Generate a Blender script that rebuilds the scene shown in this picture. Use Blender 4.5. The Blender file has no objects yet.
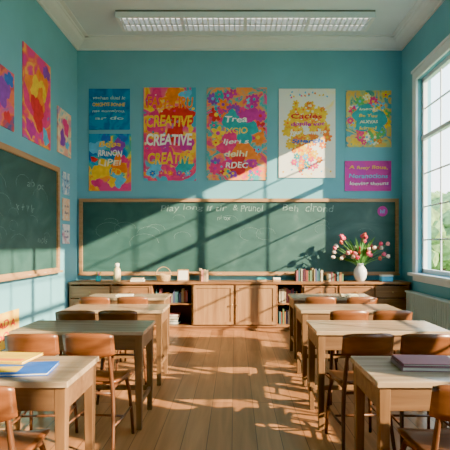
import bpy, bmesh, math, random
from mathutils import Vector, Matrix, Euler
R = random.Random(7)
scene = bpy.context.scene
COL = scene.collection
LX, RX, BY, FY, CZ = -2.63, 2.78, 7.5, -2.2, 4.72

# ------------------------------------------------------------ materials
def new_mat(name):
    m = bpy.data.materials.new(name); m.use_nodes = True
    nt = m.node_tree
    return m, nt, nt.nodes["Principled BSDF"]

def ramp(nt, stops, interp='LINEAR'):
    r = nt.nodes.new("ShaderNodeValToRGB"); cr = r.color_ramp; cr.interpolation = interp
    while len(cr.elements) < len(stops): cr.elements.new(0.5)
    for e, (p, c) in zip(cr.elements, stops):
        e.position = p; e.color = (*c, 1)
    return r

def coords(nt, scale=(1,1,1), loc=(0,0,0), rot=(0,0,0)):
    tc = nt.nodes.new("ShaderNodeTexCoord"); mp = nt.nodes.new("ShaderNodeMapping")
    mp.inputs["Scale"].default_value = scale; mp.inputs["Location"].default_value = loc
    mp.inputs["Rotation"].default_value = rot
    nt.links.new(tc.outputs["Object"], mp.inputs["Vector"])
    return mp.outputs["Vector"]

def plain(name, c, rough=0.5, var=0.12, scale=6, metal=0, bump=0.0, emis=None, es=0):
    m, nt, b = new_mat(name)
    n = nt.nodes.new("ShaderNodeTexNoise"); n.inputs["Scale"].default_value = scale
    n.inputs["Detail"].default_value = 4
    nt.links.new(coords(nt), n.inputs["Vector"])
    lo = tuple(max(0, x*(1-var)) for x in c); hi = tuple(min(1, x*(1+var)) for x in c)
    r = ramp(nt, [(0.3, lo), (0.7, hi)])
    nt.links.new(n.outputs["Fac"], r.inputs["Fac"]); nt.links.new(r.outputs["Color"], b.inputs["Base Color"])
    b.inputs["Roughness"].default_value = rough; b.inputs["Metallic"].default_value = metal
    if bump:
        bp = nt.nodes.new("ShaderNodeBump"); bp.inputs["Strength"].default_value = bump
        bp.inputs["Distance"].default_value = 0.01
        nt.links.new(n.outputs["Fac"], bp.inputs["Height"]); nt.links.new(bp.outputs["Normal"], b.inputs["Normal"])
    if emis:
        b.inputs["Emission Color"].default_value = (*emis, 1); b.inputs["Emission Strength"].default_value = es
    return m

def wood(name, c1, c2, axis='X', rough=0.4, sc=1.0):
    m, nt, b = new_mat(name)
    s = {'X': (1.5, 22, 22), 'Y': (22, 1.5, 22), 'Z': (22, 22, 1.5)}[axis]
    n = nt.nodes.new("ShaderNodeTexNoise"); n.inputs["Scale"].default_value = sc
    n.inputs["Detail"].default_value = 5; n.inputs["Distortion"].default_value = 0.6
    nt.links.new(coords(nt, s), n.inputs["Vector"])
    r = ramp(nt, [(0.3, c1), (0.5, tuple((a+d)/2 for a, d in zip(c1, c2))), (0.7, c2)])
    nt.links.new(n.outputs["Fac"], r.inputs["Fac"]); nt.links.new(r.outputs["Color"], b.inputs["Base Color"])
    b.inputs["Roughness"].default_value = rough
    return m

def paint(name, cols, scale=2.5, amp=2.2, gx=0.0, gz=0.0, seed=0.0, dist=1.2, const=False):
    """watercolour poster print"""
    m, nt, b = new_mat(name)
    v = coords(nt, (1, 1, 1), (seed, seed*1.7, seed*0.6))
    n = nt.nodes.new("ShaderNodeTexNoise"); n.inputs["Scale"].default_value = scale
    n.inputs["Detail"].default_value = 3; n.inputs["Distortion"].default_value = dist
    nt.links.new(v, n.inputs["Vector"])
    tc = nt.nodes.new("ShaderNodeTexCoord"); sx = nt.nodes.new("ShaderNodeSeparateXYZ")
    nt.links.new(tc.outputs["Object"], sx.inputs[0])
    def ma(op, a, bb):
        q = nt.nodes.new("ShaderNodeMath"); q.operation = op
        for i, t in enumerate((a, bb)):
            if isinstance(t, (int, float)): q.inputs[i].default_value = t
            else: nt.links.new(t, q.inputs[i])
        return q.outputs[0]
    f = ma('MULTIPLY', ma('SUBTRACT', n.outputs["Fac"], 0.5), amp)
    f = ma('ADD', f, 0.5)
    f = ma('ADD', f, ma('MULTIPLY', sx.outputs["X"], gx))
    f = ma('ADD', f, ma('MULTIPLY', sx.outputs["Z"], gz))
    k = len(cols)
    r = ramp(nt, [((i+0.5)/k if not const else i/k, c) for i, c in enumerate(cols)], 'CONSTANT' if const else 'EASE')
    nt.links.new(f, r.inputs["Fac"]); nt.links.new(r.outputs["Color"], b.inputs["Base Color"])
    b.inputs["Roughness"].default_value = 0.6
    return m

# ------------------------------------------------------------ mesh builder
class MB:
    def __init__(self): self.v = []; self.f = []; self.mi = []; self.sm = []; self.mats = []
    def m(self, mat):
        if mat not in self.mats: self.mats.append(mat)
        return self.mats.index(mat)
    def add(self, vs, fs, mat, smooth=False, M=None):
        o = len(self.v); k = self.m(mat)
        for p in vs:
            p = Vector(p)
            self.v.append(tuple(M @ p) if M else tuple(p))
        for f in fs:
            self.f.append([i+o for i in f]); self.mi.append(k); self.sm.append(smooth)
    def box(self, x0, x1, y0, y1, z0, z1, mat, M=None):
        vs = [(x0,y0,z0),(x1,y0,z0),(x1,y1,z0),(x0,y1,z0),(x0,y0,z1),(x1,y0,z1),(x1,y1,z1),(x0,y1,z1)]
        self.add(vs, [(0,3,2,1),(4,5,6,7),(0,1,5,4),(1,2,6,5),(2,3,7,6),(3,0,4,7)], mat, False, M)
    def tube(self, pts, rad, mat, seg=10, caps=True):
        pts = [Vector(p) for p in pts]; n = len(pts)
        rs = rad if isinstance(rad, (list, tuple)) else [rad]*n
        vs = []; up = None
        for i, p in enumerate(pts):
            t = (pts[min(i+1, n-1)] - pts[max(i-1, 0)]).normalized()
            if up is None:
                up = Vector((1,0,0)) if abs(t.x) < 0.8 else Vector((0,1,0))
            a = (up - t*up.dot(t)).normalized(); up = a; b = t.cross(a)
            for s in range(seg):
                an = 2*math.pi*s/seg
                vs.append(p + a*math.cos(an)*rs[i] + b*math.sin(an)*rs[i])
        fs = []
        for i in range(n-1):
            for s in range(seg):
                q = (s+1) % seg
                fs.append((i*seg+s, i*seg+q, (i+1)*seg+q, (i+1)*seg+s))
        if caps:
            fs.append(tuple(range(seg))[::-1]); fs.append(tuple((n-1)*seg+s for s in range(seg)))
        self.add(vs, fs, mat, True)
    def lathe(self, prof, c, mat, seg=24, M=None, cap=True):
        vs = []; fs = []
        for r, z in prof:
            for s in range(seg):
                a = 2*math.pi*s/seg
                vs.append((c[0]+r*math.cos(a), c[1]+r*math.sin(a), c[2]+z))
        for i in range(len(prof)-1):
            for s in range(seg):
                q = (s+1) % seg
                fs.append((i*seg+s, i*seg+q, (i+1)*seg+q, (i+1)*seg+s))
        if cap:
            fs.append(tuple(range(seg))[::-1]); fs.append(tuple((len(prof)-1)*seg+s for s in range(seg)))
        self.add(vs, fs, mat, True, M)
    def sheet(self, fn, nu, nv, th, mat):
        """curved slab: fn(u,v)->(point, normal)"""
        top = []; bot = []
        for j in range(nv+1):
            for i in range(nu+1):
                p, n = fn(i/nu, j/nv); p = Vector(p); n = Vector(n).normalized()
                top.append(p+n*th/2); bot.append(p-n*th/2)
        N = len(top); w = nu+1; fs = []
        for j in range(nv):
            for i in range(nu):
                a = j*w+i
                fs.append((a, a+1, a+w+1, a+w)); fs.append((N+a, N+a+w, N+a+w+1, N+a+1))
        for i in range(nu):
            a = i; fs.append((a, N+a, N+a+1, a+1)); a = nv*w+i; fs.append((a, a+1, N+a+1, N+a))
        for j in range(nv):
            a = j*w; fs.append((a, a+w, N+a+w, N+a)); a = j*w+nu; fs.append((a, N+a, N+a+w, a+w))
        self.add(top+bot, fs, mat, True)
    def prism(self, prof, a, b, inward, mat):
        a = Vector(a); b = Vector(b); inward = Vector(inward); n = len(prof)
        vs = [a + inward*d + Vector((0,0,z)) for d, z in prof] + [b + inward*d + Vector((0,0,z)) for d, z in prof]
        fs = [(i, (i+1) % n, n+(i+1) % n, n+i) for i in range(n)] + [tuple(range(n))[::-1], tuple(range(n, 2*n))]
        self.add(vs, fs, mat)
    def text(self, s, cx, cz, w, h, mat, y=-0.016, bold=0.02, M=None, wob=0.0):
        cu = bpy.data.curves.new("t", 'FONT'); cu.body = s; cu.offset = bold; cu.resolution_u = 3; cu.shear = 0.12*(wob > 0)
        ob = bpy.data.objects.new("t", cu); COL.objects.link(ob)
        bpy.context.view_layer.update()
        dg = bpy.context.evaluated_depsgraph_get()
        me = bpy.data.meshes.new_from_object(ob.evaluated_get(dg))
        vs = [v.co.copy() for v in me.vertices]; fs = [tuple(p.vertices) for p in me.polygons]
        bpy.data.objects.remove(ob); bpy.data.meshes.remove(me)
        if not vs: return
        x0 = min(v.x for v in vs); x1 = max(v.x for v in vs); y0 = min(v.y for v in vs); y1 = max(v.y for v in vs)
        ph = R.uniform(0, 6.28); fr = R.uniform(1.2, 2.2); tl = R.uniform(-.12, .12)
        out = []
        for v in vs:
            u = (v.x-(x0+x1)/2)/(x1-x0); t = (v.y-(y0+y1)/2)/(y1-y0)
            out.append((u*w+cx, y, t*h*(1+wob*.5*math.sin(u*7+ph*2))+cz+wob*h*(.32*math.sin(u*6.28*fr+ph)+tl*u)))
        self.add(out, fs, mat, False, M)
    def splat(self, cx, cz, r, mat, y, n=26):
        ph = [R.uniform(0, 6.28) for _ in range(4)]
        vs = []
        for i in range(n):
            a = -2*math.pi*i/n
            q = r*(1+.18*math.sin(2*a+ph[0])+.14*math.sin(3*a+ph[1])+.12*math.sin(5*a+ph[2])+.08*math.sin(8*a+ph[3]))
            vs.append((cx+q*math.cos(a), y, cz+q*math.sin(a)))
        vs.append((cx, y, cz)); self.add(vs, [(i, (i+1) % n, n) for i in range(n)], mat)
    def disc(self, cx, cz, r, mat, y, seg=14, sx=1, rot=0):
        vs = []
        for s in range(seg):
            a = -2*math.pi*s/seg
            px, pz = r*sx*math.cos(a), r*math.sin(a)
            vs.append((cx+px*math.cos(rot)-pz*math.sin(rot), y, cz+px*math.sin(rot)+pz*math.cos(rot)))
        self.add(vs, [tuple(range(seg))], mat)
    def obj(self, name, loc=(0,0,0), rz=0, bevel=0, fix=True, parent=None):
        me = bpy.data.meshes.new(name)
        me.from_pydata(self.v, [], self.f)
        for k in self.mats: me.materials.append(k)
        for p, k, s in zip(me.polygons, self.mi, self.sm): p.material_index = k; p.use_smooth = s
        if fix:
            bm = bmesh.new(); bm.from_mesh(me); bmesh.ops.recalc_face_normals(bm, faces=bm.faces); bm.to_mesh(me); bm.free()
        me.update()
        return place(me, name, loc, rz, bevel, parent)

def place(me, name, loc=(0,0,0), rz=0, bevel=0, parent=None):
    ob = bpy.data.objects.new(name, me); COL.objects.link(ob)
    ob.location = loc; ob.rotation_euler = (0, 0, rz)
    if bevel:
        b = ob.modifiers.new("bevel", 'BEVEL'); b.width = bevel; b.segments = 2; b.limit_method = 'ANGLE'; b.angle_limit = math.radians(50)
    if parent: ob.parent = parent
    return ob

# ------------------------------------------------------------ palette
M_wall = plain("wall_paint_teal", (0.15, 0.43, 0.55), 0.75, 0.05, 2)
M_white = plain("white_trim_paint", (0.74, 0.81, 0.86), 0.45, 0.03, 3)
M_ceil = plain("ceiling_paint", (0.66, 0.77, 0.86), 0.8, 0.03, 2)
M_frame = wood("board_frame_wood", (0.33, 0.18, 0.08), (0.48, 0.28, 0.14), 'X')
M_cab = wood("cabinet_wood", (0.20, 0.088, 0.036), (0.34, 0.165, 0.07), 'X')
M_cabdoor = wood("cabinet_door_wood", (0.27, 0.135, 0.06), (0.42, 0.23, 0.105), 'Z')
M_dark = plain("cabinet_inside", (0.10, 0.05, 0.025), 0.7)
M_desktop = wood("desk_top_wood", (0.29, 0.195, 0.115), (0.48, 0.35, 0.225), 'X', 0.25)
M_deskbody = wood("desk_body_wood", (0.115, 0.055, 0.024), (0.21, 0.11, 0.05), 'X', 0.45)
M_desklegs = wood("desk_leg_wood", (0.13, 0.063, 0.026), (0.24, 0.127, 0.055), 'Z', 0.45)
M_chair = wood("chair_plywood", (0.12, 0.036, 0.011), (0.23, 0.080, 0.026), 'X', 0.3)
M_chairleg = wood("chair_leg_wood", (0.07, 0.025, 0.010), (0.14, 0.052, 0.020), 'Z', 0.4)
M_knob = plain("brass_knob", (0.45, 0.3, 0.12), 0.3, 0.05, metal=0.8)
M_paper = plain("paper", (0.82, 0.79, 0.7), 0.8, 0.04, 10)
M_chalk = plain("chalk_marks", (0.17, 0.28, 0.265), 0.9, 0.45, 30)
M_ltext = plain("ink_white", (0.88, 0.88, 0.85), 0.7, 0.03)
M_navy = plain("ink_navy", (0.03, 0.06, 0.22), 0.7, 0.03)
C = {k: plain("ink_"+k, c, 0.6, 0.15, 12) for k, c in dict(
    pink=(0.80, 0.03, 0.22), magenta=(0.58, 0.02, 0.34), orange=(0.90, 0.22, 0.02), yellow=(0.92, 0.56, 0.02),
    teal=(0.01, 0.36, 0.42), blue=(0.02, 0.13, 0.55), sky=(0.10, 0.48, 0.76), green=(0.10, 0.45, 0.12),
    red=(0.70, 0.02, 0.03), purple=(0.25, 0.05, 0.46), cream=(0.9, 0.80, 0.52)).items()}

# chalkboard
def chalkboard_mat():
    m, nt, b = new_mat("chalkboard_green")
    n = nt.nodes.new("ShaderNodeTexNoise"); n.inputs["Scale"].default_value = 1.6; n.inputs["Detail"].default_value = 7
    n.inputs["Distortion"].default_value = 1.5
    nt.links.new(coords(nt, (1, 1, 1.6)), n.inputs["Vector"])
    r = ramp(nt, [(0.35, (0.022, 0.078, 0.074)), (0.6, (0.036, 0.108, 0.102)), (0.8, (0.072, 0.155, 0.145))])
    nt.links.new(n.outputs["Fac"], r.inputs["Fac"]); nt.links.new(r.outputs["Color"], b.inputs["Base Color"])
    b.inputs["Roughness"].default_value = 0.55
    return m
M_board = chalkboard_mat()

def floor_mat():
    m, nt, b = new_mat("oak_floorboards")
    v = coords(nt, (1, 1, 1), (0.03, 0.02, 0), (0, 0, math.pi/2))
    br = nt.nodes.new("ShaderNodeTexBrick")
    br.inputs["Scale"].default_value = 1; br.inputs["Brick Width"].default_value = 1.9
    br.inputs["Row Height"].default_value = 0.17; br.inputs["Mortar Size"].default_value = 0.003
    br.inputs["Mortar Smooth"].default_value = 0.3; br.inputs["Bias"].default_value = 0
    br.inputs["Color1"].default_value = (0.38, 0.168, 0.068, 1); br.inputs["Color2"].default_value = (0.50, 0.235, 0.10, 1)
    br.inputs["Mortar"].default_value = (0.10, 0.04, 0.016, 1)
    nt.links.new(v, br.inputs["Vector"])
    n = nt.nodes.new("ShaderNodeTexNoise"); n.inputs["Scale"].default_value = 1; n.inputs["Detail"].default_value = 6
    n.inputs["Distortion"].default_value = 0.8
    nt.links.new(coords(nt, (16, 1.1, 1)), n.inputs["Vector"])
    r = ramp(nt, [(0.3, (0.72, 0.68, 0.62)), (0.7, (1.1, 1.08, 1.05))])
    nt.links.new(n.outputs["Fac"], r.inputs["Fac"])
    mx = nt.nodes.new("ShaderNodeMixRGB"); mx.blend_type = 'MULTIPLY'; mx.inputs[0].default_value = 1
    nt.links.new(br.outputs["Color"], mx.inputs[1]); nt.links.new(r.outputs["Color"], mx.inputs[2])
    nt.links.new(mx.outputs[0], b.inputs["Base Color"]); b.inputs["Roughness"].default_value = 0.33
    bp = nt.nodes.new("ShaderNodeBump"); bp.inputs["Strength"].default_value = 0.25; bp.inputs["Distance"].default_value = 0.004
    bp.invert = True
    nt.links.new(br.outputs["Fac"], bp.inputs["Height"]); nt.links.new(bp.outputs["Normal"], b.inputs["Normal"])
    return m

# ------------------------------------------------------------ room shell
def boxobj(name, x0, x1, y0, y1, z0, z1, mat, bevel=0):
    b = MB(); b.box(x0, x1, y0, y1, z0, z1, mat); return b.obj(name, bevel=bevel)
T = 0.2
boxobj("floor", LX-T, RX+T, FY-T, BY+T, -0.1, 0, floor_mat())
boxobj("ceiling", LX-T, RX+T, FY-T, BY+T, CZ, CZ+0.1, M_ceil)
boxobj("wall_back", LX-T, RX+T, BY, BY+T, 0, CZ, M_wall)
boxobj("wall_front", LX-T, RX+T, FY-T, FY, 0, CZ, M_wall)
boxobj("wall_left", LX-T, LX, FY, BY, 0, CZ, M_wall)
WZ0, WZ1 = 0.92, 3.86
WINS = [(4.55, 6.84), (1.85, 4.14), (-1.0, 1.12)]
w = MB()
w.box(RX, RX+T, FY, BY, 0, WZ0, M_wall); w.box(RX, RX+T, FY, BY, WZ1, CZ, M_wall)
edges = [FY] + [e for y in sorted(WINS) for e in y] + [BY]
for i in range(0, len(edges), 2): w.box(RX, RX+T, edges[i], edges[i+1], WZ0, WZ1, M_wall)
w.obj("wall_right")
for k, (a, b_) in enumerate(WINS):
    o = MB(); c = 0.13
    o.box(RX-0.035, RX, a-c, a, WZ0-0.02, WZ1+c, M_white); o.box(RX-0.035, RX, b_, b_+c, WZ0-0.02, WZ1+c, M_white)
    o.box(RX-0.035, RX, a, b_, WZ1, WZ1+c, M_white)
    o.box(RX-0.05, RX, a-c-0.02, b_+c+0.02, WZ1+c, WZ1+c+0.04, M_white)
    o.box(RX-0.10, RX+0.1, a-c-0.03, b_+c+0.03, WZ0-0.05, WZ0-0.005, M_white)
    o.box(RX-0.03, RX, a-c, b_+c, WZ0-0.13, WZ0-0.05, M_white)
    fx0, fx1 = RX+0.06, RX+0.12; t = 0.06
    o.box(fx0, fx1, a, a+t, WZ0, WZ1, M_white); o.box(fx0, fx1, b_-t, b_, WZ0, WZ1, M_white)
    o.box(fx0, fx1, a, b_, WZ1-t, WZ1, M_white); o.box(fx0, fx1, a, b_, WZ0, WZ0+t, M_white)
    mid = (a+b_)/2
    o.box(fx0, fx1, mid-0.03, mid+0.03, WZ0, WZ1, M_white)
    o.box(fx0-0.01, fx1, a, b_, 2.93, 2.99, M_white)
    for y in (a+(mid-a)/2, mid+(b_-mid)/2): o.box(fx0+0.02, fx1-0.02, y-0.011, y+0.011, WZ0, WZ1, M_white)
    for z in (1.42, 1.92, 2.42, 3.4): o.box(fx0+0.02, fx1-0.02, a, b_, z-0.011, z+0.011, M_white)
    o.box(fx0-0.03, fx0, mid-0.015, mid+0.015, 1.75, 1.87, M_knob)
    o.obj("window_%d" % (k+1), bevel=0.004)

prof = [(0,-0.14),(0.03,-0.14),(0.035,-0.115),(0.08,-0.10),(0.14,-0.07),(0.17,-0.035),(0.19,-0.03),(0.20,-0.015),(0.26,-0.015),(0.26,0),(0,0)]
for i, (a, b_, inn) in enumerate([((LX,BY,CZ),(RX,BY,CZ),(0,-1,0)), ((LX,FY,CZ),(LX,BY,CZ),(1,0,0)), ((RX,FY,CZ),(RX,BY,CZ),(-1,0,0))]):
    o = MB(); o.prism(prof, a, b_, inn, M_white); o.obj("trim_%d" % (i+1))
bprof = [(0,0),(0.02,0),(0.02,0.11),(0.012,0.13),(0,0.14)]
for n, a, b_, inn in [("left",(LX,FY,0),(LX,BY,0),(1,0,0)), ("right",(RX,FY,0),(RX,BY,0),(-1,0,0)), ("back",(LX,BY,0),(RX,BY,0),(0,-1,0))]:
    o = MB(); o.prism(bprof, a, b_, inn, M_white); o.obj("baseboard_"+n)

# ------------------------------------------------------------ ceiling light
M_emit = plain("lamp_diffuser", (0.9, 0.9, 0.85), 0.5, 0.02, emis=(1.0, 0.95, 0.85), es=3.0)
M_fix = plain("lamp_housing", (0.16, 0.17, 0.17), 0.5, 0.03)
def ceiling_light(y):
    o = MB(); x0, x1 = -1.72, 2.02; z0 = CZ-0.11
    o.box(x0, x1, y-0.21, y+0.21, CZ-0.03, CZ-0.002, M_fix)
    for q in range(5):
        xx = x0+(x1-x0-.05)*q/4; o.box(xx, xx+0.05, y-0.21, y+0.21, z0-.002, CZ-0.03, M_white)
    for yy in (y-0.22, y-0.015, y+0.19): o.box(x0, x1, yy, yy+0.03, z0, CZ-0.03, M_white)
    for yy in (y-0.10, y+0.10): o.tube([(x0+0.05, yy, CZ-0.06), (x1-0.05, yy, CZ-0.06)], 0.014, M_emit, 8)
    n = 48
    for i in range(1, n):
        x = x0 + (x1-x0)*i/n
        o.box(x-0.010, x+0.010, y-0.19, y+0.19, z0, CZ-0.08, M_white)
    o.obj("ceiling_light")
for y in (6.68, 3.6, 0.5): ceiling_light(y)  # only the far fixture is in view; the nearer ones are added for ambient fill

# ------------------------------------------------------------ chalkboards
def chalkboard(name, w, h, loc, rz, texts, thick=0.055):
    o = MB()
    o.box(-w/2, w/2, -0.02, 0, -h/2, h/2, M_board)
    f = thick
    o.box(-w/2, w/2, -0.045, 0, h/2-f, h/2, M_frame); o.box(-w/2, w/2, -0.045, 0, -h/2, -h/2+f, M_frame)
    o.box(-w/2, -w/2+f, -0.045, 0, -h/2+f, h/2-f, M_frame); o.box(w/2-f, w/2, -0.045, 0, -h/2+f, h/2-f, M_frame)
    o.box(-w/2, w/2, -0.09, -0.045, -h/2, -h/2+0.018, M_frame)
    o.box(-w/2, w/2, -0.09, -0.082, -h/2+0.018, -h/2+0.03, M_frame)
    for s, x, z, tw, th in texts: o.text(s, x, z, tw, th, M_chalk, y=-0.0215, bold=-0.002, wob=.3)
    for i in range(5):
        x = R.uniform(-w/2+.3, w/2-.3)
        o.tube([(x, -0.068, -h/2+0.025), (x+0.07, -0.066, -h/2+0.025)], 0.006, M_ltext, 6)
    for i in range(14):
        cx = R.uniform(-w/2+.3, w/2-.3); cz = R.uniform(-h/4, h/4); r = R.uniform(.05, .16)
        pts = [(cx+r*1.6*math.cos(t*.5), -0.0205, cz+r*math.sin(t*.5)) for t in range(R.randint(5, 11))]
        o.tube(pts, 0.0018, M_chalk, 4)
    return o.obj(name, loc, rz, bevel=0.003)
chalkboard("chalkboard", 5.30, 1.27, (0.065, BY-0.001, 1.475), 0,
    [("Play long lf tir", -0.75, 0.47, 1.1, 0.12), ("& Prunol", 0.15, 0.48, 0.5, 0.11), ("Beh  clrond", 1.15, 0.48, 0.85, 0.12), ("nl ox", -0.25, 0.32, .22, .07)])
chalkboard("chalkboard", 3.3, 1.54, (LX+0.001, 5.0, 1.71), math.pi/2,
    [("x + v lr", 0.6, 0.1, 0.5, 0.11), ("nols", 1.1, -0.3, 0.3, 0.09), ("ab oc", .9, .42, .5, .1)], 0.07)
o = MB(); o.disc(0, 0, 0.085, C['magenta'], -0.004, 24); o.disc(0, 0, 0.085, C['magenta'], 0, 24)
o.text("hi!", 0, 0, 0.08, 0.07, C['sky'], y=-0.005)
o.obj("round_sticker", (2.45, BY-0.025, 1.90), fix=False)

# ------------------------------------------------------------ posters
def poster(name, x0, x1, z0, z1, mat, fn, wall='back'):
    o = MB(); w, h = x1-x0, z1-z0
    o.box(-w/2, w/2, -0.014, 0, -h/2, h/2, mat)
    fn(o, w, h)
    # keep all print inside the sheet
    o.v = [(min(w/2, max(-w/2, x)), y, min(h/2, max(-h/2, z))) for x, y, z in o.v]
    if wall == 'back': return o.obj(name, ((x0+x1)/2, BY-0.001, (z0+z1)/2), 0, fix=False)
    return o.obj(name, (LX+0.001, (x0+x1)/2, (z0+z1)/2), math.pi/2, fix=False)
def flower(o, cx, cz, r, c1, c2, y, n=6):
    rot = R.random()*6
    for i in range(n):
        a = rot + 2*math.pi*i/n
        o.disc(cx+math.cos(a)*r*.55, cz+math.sin(a)*r*.55, r*.30, c1, y-0.0002*(i % 2), 10, 1.7, a)
    o.disc(cx, cz, r*.28, c2, y-0.0006, 10)
def scatter(o, w, h, keep, n, rmin, rmax, cols, clear=None):
    k = 0
    for i in range(n*6):
        if k >= n: break
        r = R.uniform(rmin, rmax); x = R.uniform(-w/2+r, w/2-r); z = R.uniform(-h/2+r, h/2-r)
        if clear and (x/(w*clear[0]))**2+((z-clear[2]*h)/(h*clear[1]))**2 < 1: continue
        a, b = R.sample(cols, 2); flower(o, x, z, r, C[a], C[b], -0.0145-0.00002*k, R.choice([5, 6, 8])); k += 1
def splats(o, w, h, lst):
    for i, (x, z, r, c) in enumerate(lst): o.splat(x*w, z*h, r, C[c], -.0142-.00006*i)
def lines(o, w, h, rows, mat, z0=.5, z1=-.5, frac=.8, fill=.62, wob=.35, y=-0.0185, bold=.02):
    n = len(rows); step = (z0-z1)*h/n
    for i, s in enumerate(rows):
        c = mat[i % len(mat)] if isinstance(mat, list) else mat
        ww = w*frac*(0.70+0.30*min(1, len(s)/8))
        o.text(s, R.uniform(-.02, .02)*w, z0*h-step*(i+.5), ww, step*fill, c, y=y, wob=wob, bold=bold)

M_dimtext = plain("ink_pale_blue", (.35, .6, .6), .7, .3, 20)
poster("quote_poster", -2.43, -1.75, 3.26, 3.94, paint("print_blue", [(0.01,.12,.34),(0.01,.18,.45),(0.0,.26,.53),(.01,.14,.40)], 3),
       lambda o, w, h: lines(o, w, h, ["vsehan duel lc", "OMGHYE BONHE", "nas eomalyou.", "ar do"], [M_dimtext, C['yellow'], M_dimtext], .36, -.30, .80, .52, .2))
def f2(o, w, h):
    splats(o, w, h, [(-.3,.25,.13,'sky'),(.2,.3,.12,'purple'),(-.2,-.12,.15,'yellow'),(.2,-.3,.12,'sky'),(.22,-.05,.14,'orange'),(-.3,-.36,.08,'pink'),(.05,-.35,.07,'yellow'),(.34,.05,.06,'pink'),
                     (-.1,.42,.07,'blue'),(.3,.42,.06,'blue'),(-.38,.05,.05,'red'),(.36,-.42,.05,'pink')])
    lines(o, w, h, ["Bees", "RRINON", "LIPEI", "ALFD"], [C['yellow'], M_ltext, C['cream'], C['yellow']], .4, -.25, .62, .62)
poster("quote_poster", -2.43, -1.73, 2.24, 3.19, paint("print_rainbow", [(.75,.05,.25),(.9,.3,.02),(.9,.65,.04),(.08,.45,.28),(.01,.32,.58),(.01,.13,.48),(.03,.3,.58)], 2.6, 2.0, 0, .9, 3.1), f2)
def f3(o, w, h):
    splats(o, w, h, [(-.3,.38,.14,'pink'),(.3,.42,.09,'sky'),(.05,.42,.12,'orange'),(.28,.2,.17,'red'),(-.28,.12,.17,'pink'),(.1,0,.15,'red'),(-.3,-.15,.16,'pink'),(.3,-.1,.13,'magenta'),
                     (.0,-.25,.15,'pink'),(-.28,-.38,.13,'sky'),(.28,-.34,.14,'teal'),(.02,-.42,.1,'pink'),(-.36,.27,.05,'yellow'),(.4,.05,.05,'yellow'),(0,.2,.14,'red'),(-.1,-.1,.12,'magenta'),(.36,.33,.07,'teal')])
    for i in range(60): o.splat(R.uniform(-.46,.46)*w, R.uniform(-.47,.47)*h, R.uniform(.008,.024), C[R.choice(['yellow','sky','orange','pink','cream','teal'])], -.0165, 8)
    lines(o, w, h, ["FASTN IRU", "CREATIVE", "CREATIVE", "CREATIVE"], [C['orange'], C['yellow'], M_ltext, C['yellow']], .44, -.36, .88, .62, .12, bold=.03)
    for i, c in enumerate(['blue','pink','orange','purple','sky']): flower(o, -w*.33+i*w*.17, -h*.42, .05, C[c], C['yellow'], -.0168)
poster("creative_poster", -1.52, -.65, 2.41, 3.96, paint("print_creative", [(.07,.42,.6),(.7,.03,.2),(.85,.06,.2),(.9,.32,.03),(.9,.6,.05),(.85,.1,.25),(.75,.03,.35),(.03,.35,.55)], 1.9, 2.4, .1, .35, 7.3), f3)
def f4(o, w, h):
    scatter(o, w, h, 0, 80, .06, .13, ['pink','orange','yellow','teal','purple','red','sky','magenta'])
    for i, (dx, dz, r, c) in enumerate([(-.03,.12,.19,'teal'),(.12,.02,.19,'teal'),(-.1,-.1,.18,'pink'),(.08,-.2,.18,'orange'),(.02,-.33,.15,'red'),(.16,.2,.13,'magenta')]):
        o.splat(dx*w*1.3, dz*h, r, C[c], -0.0165-.0001*i)
    lines(o, w, h, ["Trea", "IXGIO", "ljeri s", "deihl", "RDEC"], [M_ltext, C['yellow'], M_ltext, C['cream']], .22, -.4, .44, .52, .2)
poster("flower_poster", -.47, .53, 2.42, 3.96, paint("print_floral", [(.75,.05,.22),(.9,.3,.05),(.02,.4,.45),(.8,.05,.3)], 4, 2.4, 0, 0, 2.2), f4)
def f5(o, w, h):
    for i in range(120):
        a = R.uniform(0, 6.28); rr = R.uniform(.25, 1.05)
        x = math.cos(a)*w*.36*rr; z = .05*h+math.sin(a)*h*.32*rr
        flower(o, x, z, R.uniform(.04, .085), C[R.choice(['yellow','yellow','yellow','orange'])], C[R.choice(['orange','yellow','cream'])], -.015-.00002*i)
    for i in range(18):
        x = R.uniform(-.24, .24)*w; flower(o, x, -h*.26-R.uniform(0, .12)*h, .055, C[R.choice(['pink','teal','orange','sky','pink'])], C['yellow'], -.0175-.0001*i)
    for i in range(26): o.splat(R.uniform(-.45,.45)*w, R.choice([-1,1])*R.uniform(.4,.47)*h, .016, C[R.choice(['sky','pink','yellow','orange'])], -.0147, 8)
    lines(o, w, h, ["Cacies", "doplle vot", "your inenvers", "Sperch"], [C['red'], C['magenta'], M_ltext, C['blue']], .24, -.14, .60, .62, .2, y=-.0195, bold=.03)
poster("sunshine_poster", .73, 1.67, 2.46, 3.94, paint("print_white_yellow", [(.9,.82,.5),(.86,.84,.74),(.80,.82,.80),(.80,.82,.80),(.9,.75,.3)], 2.6, 2.2, 0, 0, 5.5), f5)
def f6(o, w, h):
    scatter(o, w, h, 0, 75, .04, .09, ['yellow','orange','cream','sky','pink','green','yellow'])
    o.splat(0, 0, .24, C['teal'], -.0175, 40)
    lines(o, w, h, ["Inegni", "Be Yuu", "ALXVAS", "kinol"], [C['cream'], C['yellow']], .22, -.22, .44, .5, .2)
poster("floral_wreath_poster", 1.85, 2.60, 2.97, 3.91, paint("print_wreath", [(.03,.3,.28),(.5,.52,.2),(.8,.45,.06),(.06,.34,.46)], 5, 2.4, 0, 0, 8.8), f6)
poster("pink_quote_poster", 1.83, 2.60, 2.24, 2.74, paint("print_magenta", [(.50,.02,.28),(.66,.03,.38),(.56,.03,.44)], 3, 2, 0, 0, 1.2),
       lambda o, w, h: lines(o, w, h, ["A fuey llous,", "Noranocions", "loeving thouns"], [C['yellow'], C['sky'], M_ltext], .4, -.4, .84, .55, .2))
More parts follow.
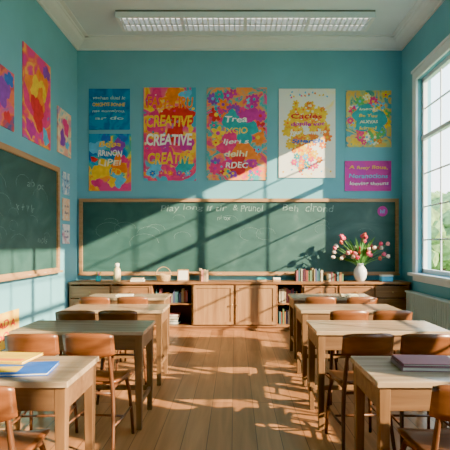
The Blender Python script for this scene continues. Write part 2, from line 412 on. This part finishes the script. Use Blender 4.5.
# left wall
poster("abstract_poster", 4.55, 5.33, 2.68, 3.36, paint("print_warm", [(.1,.1,.3),(.6,.06,.1),(.85,.2,.08),(.7,.1,.3),(.15,.2,.45)], 2.5, 2.3, 0, 0, 4.4), lambda o, w, h: splats(o, w, h, [(.2,.1,.15,'purple'),(-.1,-.2,.12,'magenta'),(.3,-.3,.07,'red'),(.35,.35,.09,'blue')]), 'left')
poster("abstract_poster", 5.56, 6.38, 2.68, 3.86, paint("print_sunset", [(.75,.03,.3),(.8,.04,.2),(.9,.15,.08),(.95,.45,.05),(.85,.08,.2),(.75,.03,.35),(.1,.3,.5)], 1.8, 2.5, 0, -.3, 6.1),
       lambda o, w, h: splats(o, w, h, [(0,.02,.36,'pink'),(0,.1,.29,'orange'),(.02,.1,.2,'yellow'),(0,-.14,.2,'red'),(.1,.06,.1,'orange'),(-.25,-.37,.12,'magenta'),(.3,-.38,.1,'sky'),(.33,.38,.1,'purple')]), 'left')
poster("abstract_poster", 6.64, 7.18, 2.72, 3.40, paint("print_pastel", [(.4,.25,.5),(.85,.4,.3),(.9,.65,.4),(.2,.5,.55)], 3, 2.3, 0, 0, 9.7), lambda o, w, h: splats(o, w, h, [(.1,.15,.12,'pink'),(-.15,-.15,.11,'purple'),(.2,-.25,.07,'sky')]), 'left')
for i, (z0, z1, c) in enumerate([(2.12, 2.46, [(.7,.75,.7),(.2,.4,.6),(.8,.8,.75)]), (1.72, 2.06, [(.7,.7,.65),(.8,.5,.3),(.75,.75,.7)]), (1.36, 1.66, [(.6,.3,.4),(.75,.75,.75),(.3,.5,.6)])]):
    poster("pinned_note", 6.84, 7.12, z0, z1, paint("print_note_%d" % i, c, 6, 2, 0, 0, i*2.), lambda o, w, h: lines(o, w, h, ["to do", "list"], M_navy, .3, -.3, .7, .4), 'left')
poster("yellow_poster", 4.7, 5.45, 0.16, .57, paint("print_yellow", [(.85,.4,.02),(.9,.55,.03),(.9,.65,.1)], 3), lambda o, w, h: lines(o, w, h, ["READ A", "BOOK"], C['red'], .35, -.35, .8, .6), 'left')

# ------------------------------------------------------------ storage cabinet
def cabinet():
    o = MB(); x0, x1, y0, y1 = -2.595, 2.745, 7.04, 7.47; top = .76
    o.box(x0, x1, y0-.03, y1, top-.035, top, M_cab)
    o.box(x0+.02, x1-.02, y0+.02, y1, 0, .05, M_cab)
    o.box(x0, x1, y0, y1, .05, .08, M_cab)
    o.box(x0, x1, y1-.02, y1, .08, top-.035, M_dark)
    divs = [x0, -1.95, -1.32, -.68, -.02, .64, 1.05, 1.60, 2.16, x1-.025]
    for x in divs: o.box(x, x+.025, y0, y1-.02, .08, top-.035, M_cab)
    def shelf(a, b, z): o.box(a+.025, b, y0+.02, y1-.02, z, z+.02, M_cab)
    def door(a, b, z0, z1, knob, mat=M_cabdoor):
        a += .03; b -= .005
        o.box(a, b, y0-.012, y0+.008, z0, z1, mat)
        t = .045 if z1-z0 > .3 else .02
        o.box(a, b, y0-.022, y0-.012, z1-t, z1, mat); o.box(a, b, y0-.022, y0-.012, z0, z0+t, mat)
        o.box(a, a+t, y0-.022, y0-.012, z0+t, z1-t, mat); o.box(b-t, b, y0-.022, y0-.012, z0+t, z1-t, mat)
        kx = b-.025 if knob > 0 else a+.025 if knob < 0 else (a+b)/2
        o.tube([(kx, y0-.020, (z0+z1)/2), (kx, y0-.035, (z0+z1)/2), (kx, y0-.04, (z0+z1)/2), (kx, y0-.05, (z0+z1)/2)], [.006, .006, .014, .01], M_knob, 10)
    door(x0, -1.95, .095, .50, 1, M_cab); door(-1.95, -1.32, .095, .50, -1, M_cab)
    door(x0, -1.95, .515, .70, 0, M_cab); door(-1.95, -1.32, .515, .70, 0, M_cab)
    shelf(-1.32, -.68, .40)
    door(-.68, -.02, .095, .71, 1); door(-.02, .64, .095, .71, -1)
    shelf(.64, 1.05, .40)
    for a, b, k in ((1.05, 1.60, 1), (1.60, 2.16, -1), (2.16, x1-.02, 0)):
        door(a, b, .095, .50, k, M_cab); door(a, b, .515, .70, 0, M_cab)
    return o.obj("storage_cabinet", bevel=.003)
cabinet()

def book(o, x, y, z, w, d, h, cov, M=None):
    o.box(x, x+w, y, y+d, z, z+.004, cov, M); o.box(x, x+w, y, y+d, z+h-.004, z+h, cov, M)
    o.box(x, x+.005, y, y+d, z, z+h, cov, M); o.box(x+.005, x+w-.006, y+.005, y+d-.005, z+.004, z+h-.004, M_paper, M)
def upright(o, x, y, z, t, d, h, cov):
    o.box(x, x+.003, y, y+d, z, z+h, cov); o.box(x+t-.003, x+t, y, y+d, z, z+h, cov)
    o.box(x, x+t, y, y+.004, z, z+h, cov); o.box(x+.003, x+t-.003, y+.004, y+d-.004, z+.003, z+h-.006, M_paper)
muted = [plain("book_cloth_%d" % i, c, .7, .1) for i, c in enumerate([(.25,.06,.04),(.35,.16,.05),(.05,.14,.16),(.4,.3,.16),(.08,.09,.2),(.3,.1,.12),(.12,.2,.1),(.45,.4,.3)])]
def row_books(name, x0, x1, y, z, hmin, hmax, d=.17, mats=None):
    o = MB(); x = x0
    while x < x1-.02:
        t = R.uniform(.02, .045); t = min(t, x1-x)
        upright(o, x, y+R.uniform(0, .015), z, t-.001, d, R.uniform(hmin, hmax), R.choice(mats or muted)); x += t
    return o.obj(name)
ZT = .7605
row_books("row_of_books", .98, 1.42, 7.18, ZT, .16, .21)
row_books("row_of_books", 1.50, 1.74, 7.20, ZT, .10, .15)
row_books("row_of_books", -.57, -.42, 7.18, ZT, .17, .21, mats=[plain("book_rose", (.6,.25,.2), .7), plain("book_tan", (.55,.4,.25), .7)])
row_books("shelf_books", -1.26, -.75, 7.15, .4205, .14, .22); row_books("shelf_books", .70, 1.0, 7.15, .4205, .16, .24)
row_books("shelf_books", .70, .92, 7.15, .0805, .18, .26)
o = MB()
for i in range(4): book(o, -1.2+R.uniform(0,.02), 7.15, .0805+i*.04, .3, .2, .039, R.choice(muted))
o.obj("stack_of_books")
M_ceram = plain("cream_ceramic", (.72,.60,.34), .25, .05)
o = MB(); o.lathe([(.045,0),(.055,.01),(.058,.06),(.056,.17),(.045,.20),(.03,.215),(.028,.235)], (0,0,0), M_ceram, 24)
o.lathe([(.034,.235),(.036,.24),(.034,.285),(.02,.29)], (0,0,0), M_paper, 20)
o.obj("ceramic_bottle", (-1.88, 7.18, ZT))
o = MB(); o.lathe([(.035,0),(.04,.005),(.04,.09),(.036,.09),(.034,.01)], (0,0,0), C['teal'], 20)
for i in range(6):
    a = i*1.05; o.tube([(.012*math.cos(a), .012*math.sin(a), .015), (.035*math.cos(a), .035*math.sin(a), .15)], .004, C[['yellow','red','blue','orange','green','pink'][i]], 6)
o.obj("pencil_cup", (-2.18, 7.18, ZT))
M_wick = plain("wicker", (.50,.33,.16), .8, .3, 60, bump=.6)
o = MB(); o.lathe([(.08,0),(.10,.01),(.12,.10),(.125,.11),(.113,.11),(.10,.10),(.08,.02)], (0,0,0), M_wick, 20)
o.tube([(.12*math.cos(t), 0, .10+.13*math.sin(t)) for t in [math.pi*k/10 for k in range(11)]], .007, M_wick, 6)
o.obj("wicker_basket", (-1.14, 7.18, ZT))
o = MB(); book(o, 0, 0, 0, .22, .15, .03, muted[7]); book(o, .01, .01, .0305, .19, .13, .025, muted[3]); o.obj("stack_of_books", (-1.66, 7.12, ZT))
o = MB(); o.box(-.09,.09,-.004,.004,0,.19,M_frame, Matrix.Translation((0,-.05,0)) @ Matrix.Rotation(-.28,4,'X')); o.box(-.09,.09,-.004,.004,0,.19,M_frame, Matrix.Translation((0,.05,0)) @ Matrix.Rotation(.28,4,'X'))
o.box(-.075,.075,-.006,-.004,.02,.17,M_paper, Matrix.Translation((0,-.05,0)) @ Matrix.Rotation(-.28,4,'X'))
for i in range(8): o.tube([(-.07+i*.02, .01*math.cos(t), .183+.01*math.sin(t)) for t in [k*.7 for k in range(10)]], .0015, M_knob, 4)
o.obj("desk_calendar", (-.83, 7.22, ZT+.003))
for x, m_, w_ in ((.42, C['teal'], .15), (.66, M_paper, .12)):
    o = MB(); o.box(-w_/2, w_/2, -.035, .035, 0, .03, M_frame); o.box(-w_/2+.003, w_/2-.003, -.033, .033, .03, .06, m_); o.obj("board_eraser", (x, 7.16, ZT), .1, .006)
o = MB(); o.box(-.09,.09,-.06,.06,0,.08,C['sky']); o.box(-.095,.095,-.065,.065,.08,.1,M_paper); o.obj("storage_box", (2.42, 7.2, ZT), 0, .004)
# vase + tulips
M_vase = plain("white_porcelain", (.78,.80,.80), .2, .03)
M_leaf = plain("leaf_green", (.07,.22,.04), .5, .3); M_stem = plain("stem_green", (.12,.30,.06), .5, .2)
pet = [plain("petal_"+n, c, .5, .15) for n, c in (("pink",(.85,.12,.22)),("rose",(.72,.05,.12)),("blush",(.88,.34,.34)),("white",(.85,.68,.6)),("coral",(.85,.14,.09)))]
o = MB()
o.lathe([(.05,0),(.065,.01),(.095,.07),(.105,.13),(.095,.19),(.06,.235),(.048,.255),(.06,.285),(.054,.285),(.04,.255),(.045,.2)], (0,0,0), M_vase, 28)
for i in range(42):
    a = R.uniform(0, 6.283) if i > 9 else i*.7; s = R.uniform(0, 1)**.6 if i > 9 else 1.0; hgt = R.uniform(.42, .80) - .14*s
    sp = s*.42; tip = Vector((math.cos(a)*sp, math.sin(a)*sp*.30, hgt))
    mid_ = Vector((tip.x*.35, tip.y*.35, .26+(hgt-.26)*.55)); b0 = Vector((math.cos(a)*.015, math.sin(a)*.015, .22))
    pts = [b0*(1-t)**2+mid_*2*t*(1-t)+tip*t*t for t in (0,.25,.5,.75,1)]
    o.tube(pts, .0035, M_stem, 5)
    d = (pts[-1]-pts[-2]).normalized(); q = d.to_track_quat('Z', 'Y').to_matrix().to_4x4()
    MM = Matrix.Translation(tip) @ q; pm = R.choice(pet); k = R.uniform(.85, 1.15)
    o.lathe([(.006*k,-.008),(.024*k,.008),(.029*k,.026),(.022*k,.046),(.010*k,.058)], (0,0,0), pm, 9, MM)
    for j in range(3):
        aa = j*2.09; cx, cy = math.cos(aa), math.sin(aa)
        P = [(cx*.012-cy*.016, cy*.012+cx*.016, .0), (cx*.036-cy*.012, cy*.036+cx*.012, .03*k), (cx*.022, cy*.022, .07*k), (cx*.036+cy*.012, cy*.036-cx*.012, .03*k), (cx*.012+cy*.016, cy*.012-cx*.016, 0)]
        o.add(P, [(0,1,2,3,4)], pm, True, MM)
for i in range(110):
    a = R.uniform(0, 6.283); sp = R.uniform(.08, .40); z1 = R.uniform(.30, .72)
    b0 = Vector((0,0,.26)); tip = Vector((math.cos(a)*sp, math.sin(a)*sp*.30, z1)); side = Vector((-math.sin(a), math.cos(a)*.6, .3)).normalized()*R.uniform(.010,.018)
    m1 = b0.lerp(tip,.4)+Vector((0,0,.03)); m2 = b0.lerp(tip,.75)+Vector((0,0,.03))
    o.add([b0, m1+side, m2+side*.8, tip, m2-side*.8, m1-side], [(0,1,5),(1,2,4,5),(2,3,4)], M_leaf, True)
o.obj("vase_of_tulips", (2.0, 7.19, ZT), fix=False)

# ------------------------------------------------------------ desks
DW, DD, DH = 0.97, .48, .72
def desk_mesh():
    o = MB(); w, d = DW/2, DD/2
    o.box(-w, w, -d, d, DH-.03, DH, M_desktop)
    o.box(-w+.03, w-.03, -d+.015, -d+.035, DH-.14, DH-.03, M_deskbody)
    o.box(-w+.03, w-.03, d-.035, d-.015, DH-.14, DH-.03, M_deskbody)
    for s in (-1, 1):
        xa, xb = sorted((s*(w-.015), s*(w-.035)))
        o.box(xa, xb, -d+.035, d-.035, DH-.14, DH-.03, M_deskbody)
    o.box(-w+.035, w-.035, -d+.035, d-.035, DH-.14, DH-.125, M_deskbody)
    for sx in (-1, 1):
        for sy in (-1, 1):
            cx, cy = sx*(w-.04), sy*(d-.04)
            vs = []
            for z, r in ((0, .019), (DH-.03, .027)):
                for dx, dy in ((-1,-1),(1,-1),(1,1),(-1,1)): vs.append((cx+dx*r, cy+dy*r, z))
            o.add(vs, [(0,3,2,1),(4,5,6,7),(0,1,5,4),(1,2,6,5),(2,3,7,6),(3,0,4,7)], M_desklegs)
        cx = sx*(w-.04)
        o.box(cx-.011, cx+.011, -d+.06, d-.06, .16, .195, M_desklegs)
    o.box(-w+.06, w-.06, d-.056, d-.036, .16, .20, M_desklegs)
    return o
dm = None
DESKS = [(-1.245, 2.28), (-1.14, 3.47), (-1.17, 4.50), (-1.30, 5.50), (1.13, 2.28), (1.07, 3.47), (1.11, 4.50), (1.16, 5.50)]
for x, y in DESKS:
    if dm is None: ob = desk_mesh().obj("school_desk", (x, y, 0), 0, .004); dm = ob.data
    else: place(dm, "school_desk", (x, y, 0), 0, .004)

# ------------------------------------------------------------ chairs
def chair_mesh():
    o = MB()
    def seat(u, v):
        x = (u-.5)*.33; y = -.17+v*.34
        rr = 1-.10*abs(2*v-1)**3
        z = .445 + .012*(2*u-1)**2 + .012*(1-v)**3 - .018*max(0, v-.8)*5*.5
        return (x*rr, y, z), (0, 0, 1)
    o.sheet(seat, 10, 10, .016, M_chair)
    def back(u, v):
        a = (u-.5)*1.1
        x = math.sin(a)*.31; y = -.235+(1-math.cos(a))*.26 - .03*v
        edge = 1-.22*abs(2*u-1)**4
        z = .715 + (v-.5)*.155*edge
        return (x, y, z), (math.sin(-a)*.8, 1, .15)
    o.sheet(back, 12, 5, .014, M_chair)
    for s in (-1, 1):
        o.tube([(s*.165,-.255,0),(s*.158,-.225,.12),(s*.148,-.19,.28),(s*.138,-.175,.42),(s*.132,-.185,.52),(s*.128,-.205,.63),(s*.125,-.222,.76)],
               [.011,.012,.014,.015,.014,.012,.010], M_chairleg, 8)
        o.tube([(s*.160,.175,0),(s*.155,.165,.14),(s*.145,.14,.32),(s*.135,.10,.415),(s*.13,.0,.428),(s*.135,-.15,.432),(s*.138,-.18,.44)],
               [.011,.012,.013,.013,.012,.012,.010], M_chairleg, 8)
        o.tube([(s*.153,-.205,.2),(s*.155,0,.19),(s*.152,.158,.2)], .008, M_chairleg, 8)
    o.tube([(-.154,0,.19),(.154,0,.19)], .008, M_chairleg, 8)
    o.tube([(-.14,-.18,.40),(.14,-.18,.40)], .009, M_chairleg, 8)
    return o
cm = None
CHAIRS = [(-1.04,2.0,.03),(-1.44,1.98,-.05),(-.90,3.04,-.08),(-1.28,3.03,.05),(-.99,4.03,.0),(-1.36,4.02,.06),(-1.10,5.02,.03),(-1.48,5.0,-.04),
          (.94,2.02,.03),(1.34,2.0,-.03),(.82,3.04,.06),(1.21,3.03,-.04),(.96,4.03,.03),(1.33,4.02,.0),(.92,5.02,-.04),(1.34,5.0,.05)]
for x, y, r in CHAIRS:
    if cm is None: ob = chair_mesh().obj("school_chair", (x, y, 0), r); cm = ob.data
    else: place(cm, "school_chair", (x, y, 0), r)

# desk-top books
ZD = DH+.0005
o = MB(); book(o, -.15, -.105, 0, .30, .21, .016, C['blue']); o.box(-.13,.0,-.08,.02,.0162,.017,C['yellow']); o.obj("blue_notebook", (-1.05, 2.22, ZD), .12)
o = MB(); book(o, -.14, -.1, 0, .28, .20, .012, C['yellow']); o.box(-.12,.12,-.08,-.04,.0122,.013,C['orange']); o.obj("yellow_notebook", (-1.20, 2.38, ZD+.0175), -.1)
o = MB(); book(o, -.14, -.1, 0, .26, .20, .014, C['purple']); o.obj("purple_notebook", (-1.42, 2.20, ZD), -.15)
M_mauve = plain("mauve_cover", (.32,.16,.17), .5)
o = MB(); book(o, -.145, -.105, 0, .29, .20, .022, M_mauve); book(o, -.14, -.10, .0225, .28, .19, .014, muted[5]); o.obj("hardcover_books", (.97, 2.30, ZD), -.06, .001)
o = MB(); book(o, -.1, -.07, 0, .2, .14, .012, M_paper); o.obj("notebook", (-1.35, 5.52, ZD), .1)
o = MB(); book(o, -.1, -.07, 0, .2, .14, .012, C['cream']); o.obj("notebook", (1.4, 5.52, ZD), -.1)

# ------------------------------------------------------------ radiator
M_rad = plain("radiator_enamel", (.50,.66,.70), .35, .03)
o = MB(); y0, y1 = 4.4, 6.9; n = 38; q = RX-.035
for i in range(n):
    y = y0+(y1-y0)*i/n
    o.box(q-.13, q-.05, y, y+.045, .13, .62, M_rad)
o.box(q-.12, q-.06, y0, y1, .16, .20, M_rad); o.box(q-.12, q-.06, y0, y1, .55, .59, M_rad)
o.box(q-.145, q-.03, y0-.02, y1, .62, .645, M_rad)
for y in (y0+.1, y1-.15): o.box(q-.11, q-.07, y, y+.04, 0, .14, M_rad)
o.obj("radiator", bevel=.006)

# ------------------------------------------------------------ outside
M_grass = plain("grass", (.16,.26,.10), .9, .4, 3)
boxobj("ground_outside", RX+T, 60, -30, 80, -.6, -.5, M_grass)
M_bark = plain("bark", (.12,.08,.05), .9, .3, 8); M_fol = plain("foliage", (.16,.27,.09), .8, .5, 4)
def tree(x, y, h, s):
    o = MB(); o.tube([(0,0,0),(.05,0,h*.3),(0,.05,h*.6)], [.16*s,.12*s,.06*s], M_bark, 10)
    bm = bmesh.new(); bmesh.ops.create_icosphere(bm, subdivisions=2, radius=1)
    vs = [v.co.copy() for v in bm.verts]; fs = [tuple(v.index for v in f.verts) for f in bm.faces]; bm.free()
    for i in range(26):
        c = Vector((R.gauss(0,.5)*s, R.gauss(0,.5)*s, h*.62+R.uniform(-.25,.35)*h)); r = R.uniform(.35,.75)*s
        o.add([c+v*r*R.uniform(.8,1.2) for v in vs], fs, M_fol, False)
    o.obj("tree", (x, y, -.5))
for x, y, h, s in ((9.2,20,2.9,1.1),(12,26,3.8,1.4),(10.6,27,3.6,1.5),(14,33,4.6,1.9),(16.5,33,5,1.9),(13,38,5,2),(18,40,5.5,2.1)):
    tree(x, y, h, s)

# ------------------------------------------------------------ light
sun = bpy.data.lights.new("sun", 'SUN'); sun.energy = 34; sun.angle = math.radians(.7); sun.color = (1, .80, .50)
so = bpy.data.objects.new("sun", sun); COL.objects.link(so)
so.rotation_euler = Vector((-1, .52, -.46)).to_track_quat('-Z', 'Y').to_euler(); so.location = (8, -2, 8)
wd = bpy.data.worlds.new("sky"); scene.world = wd; wd.use_nodes = True
nt = wd.node_tree; bg = nt.nodes["Background"]
tc = nt.nodes.new("ShaderNodeTexCoord"); sx = nt.nodes.new("ShaderNodeSeparateXYZ")
r = ramp(nt, [(0.0, (1.0,.98,.93)), (0.25, (.78,.92,1.0)), (1.0, (.42,.70,1.0))])
nt.links.new(tc.outputs["Generated"], sx.inputs[0]); nt.links.new(sx.outputs["Z"], r.inputs["Fac"])
nt.links.new(r.outputs["Color"], bg.inputs["Color"]); bg.inputs["Strength"].default_value = 6.5

cam = bpy.data.cameras.new("camera"); co = bpy.data.objects.new("camera", cam); COL.objects.link(co)
co.location = (0, 0, 1.34); co.rotation_euler = (math.pi/2, 0, 0)
cam.sensor_width = 36; cam.lens = 36; cam.shift_x = -10/450; cam.shift_y = 20/450; cam.clip_end = 200
scene.camera = co
scene.view_settings.view_transform = 'AgX'
try: scene.view_settings.look = 'AgX - Punchy'
except Exception: pass
scene.view_settings.exposure = 0.4
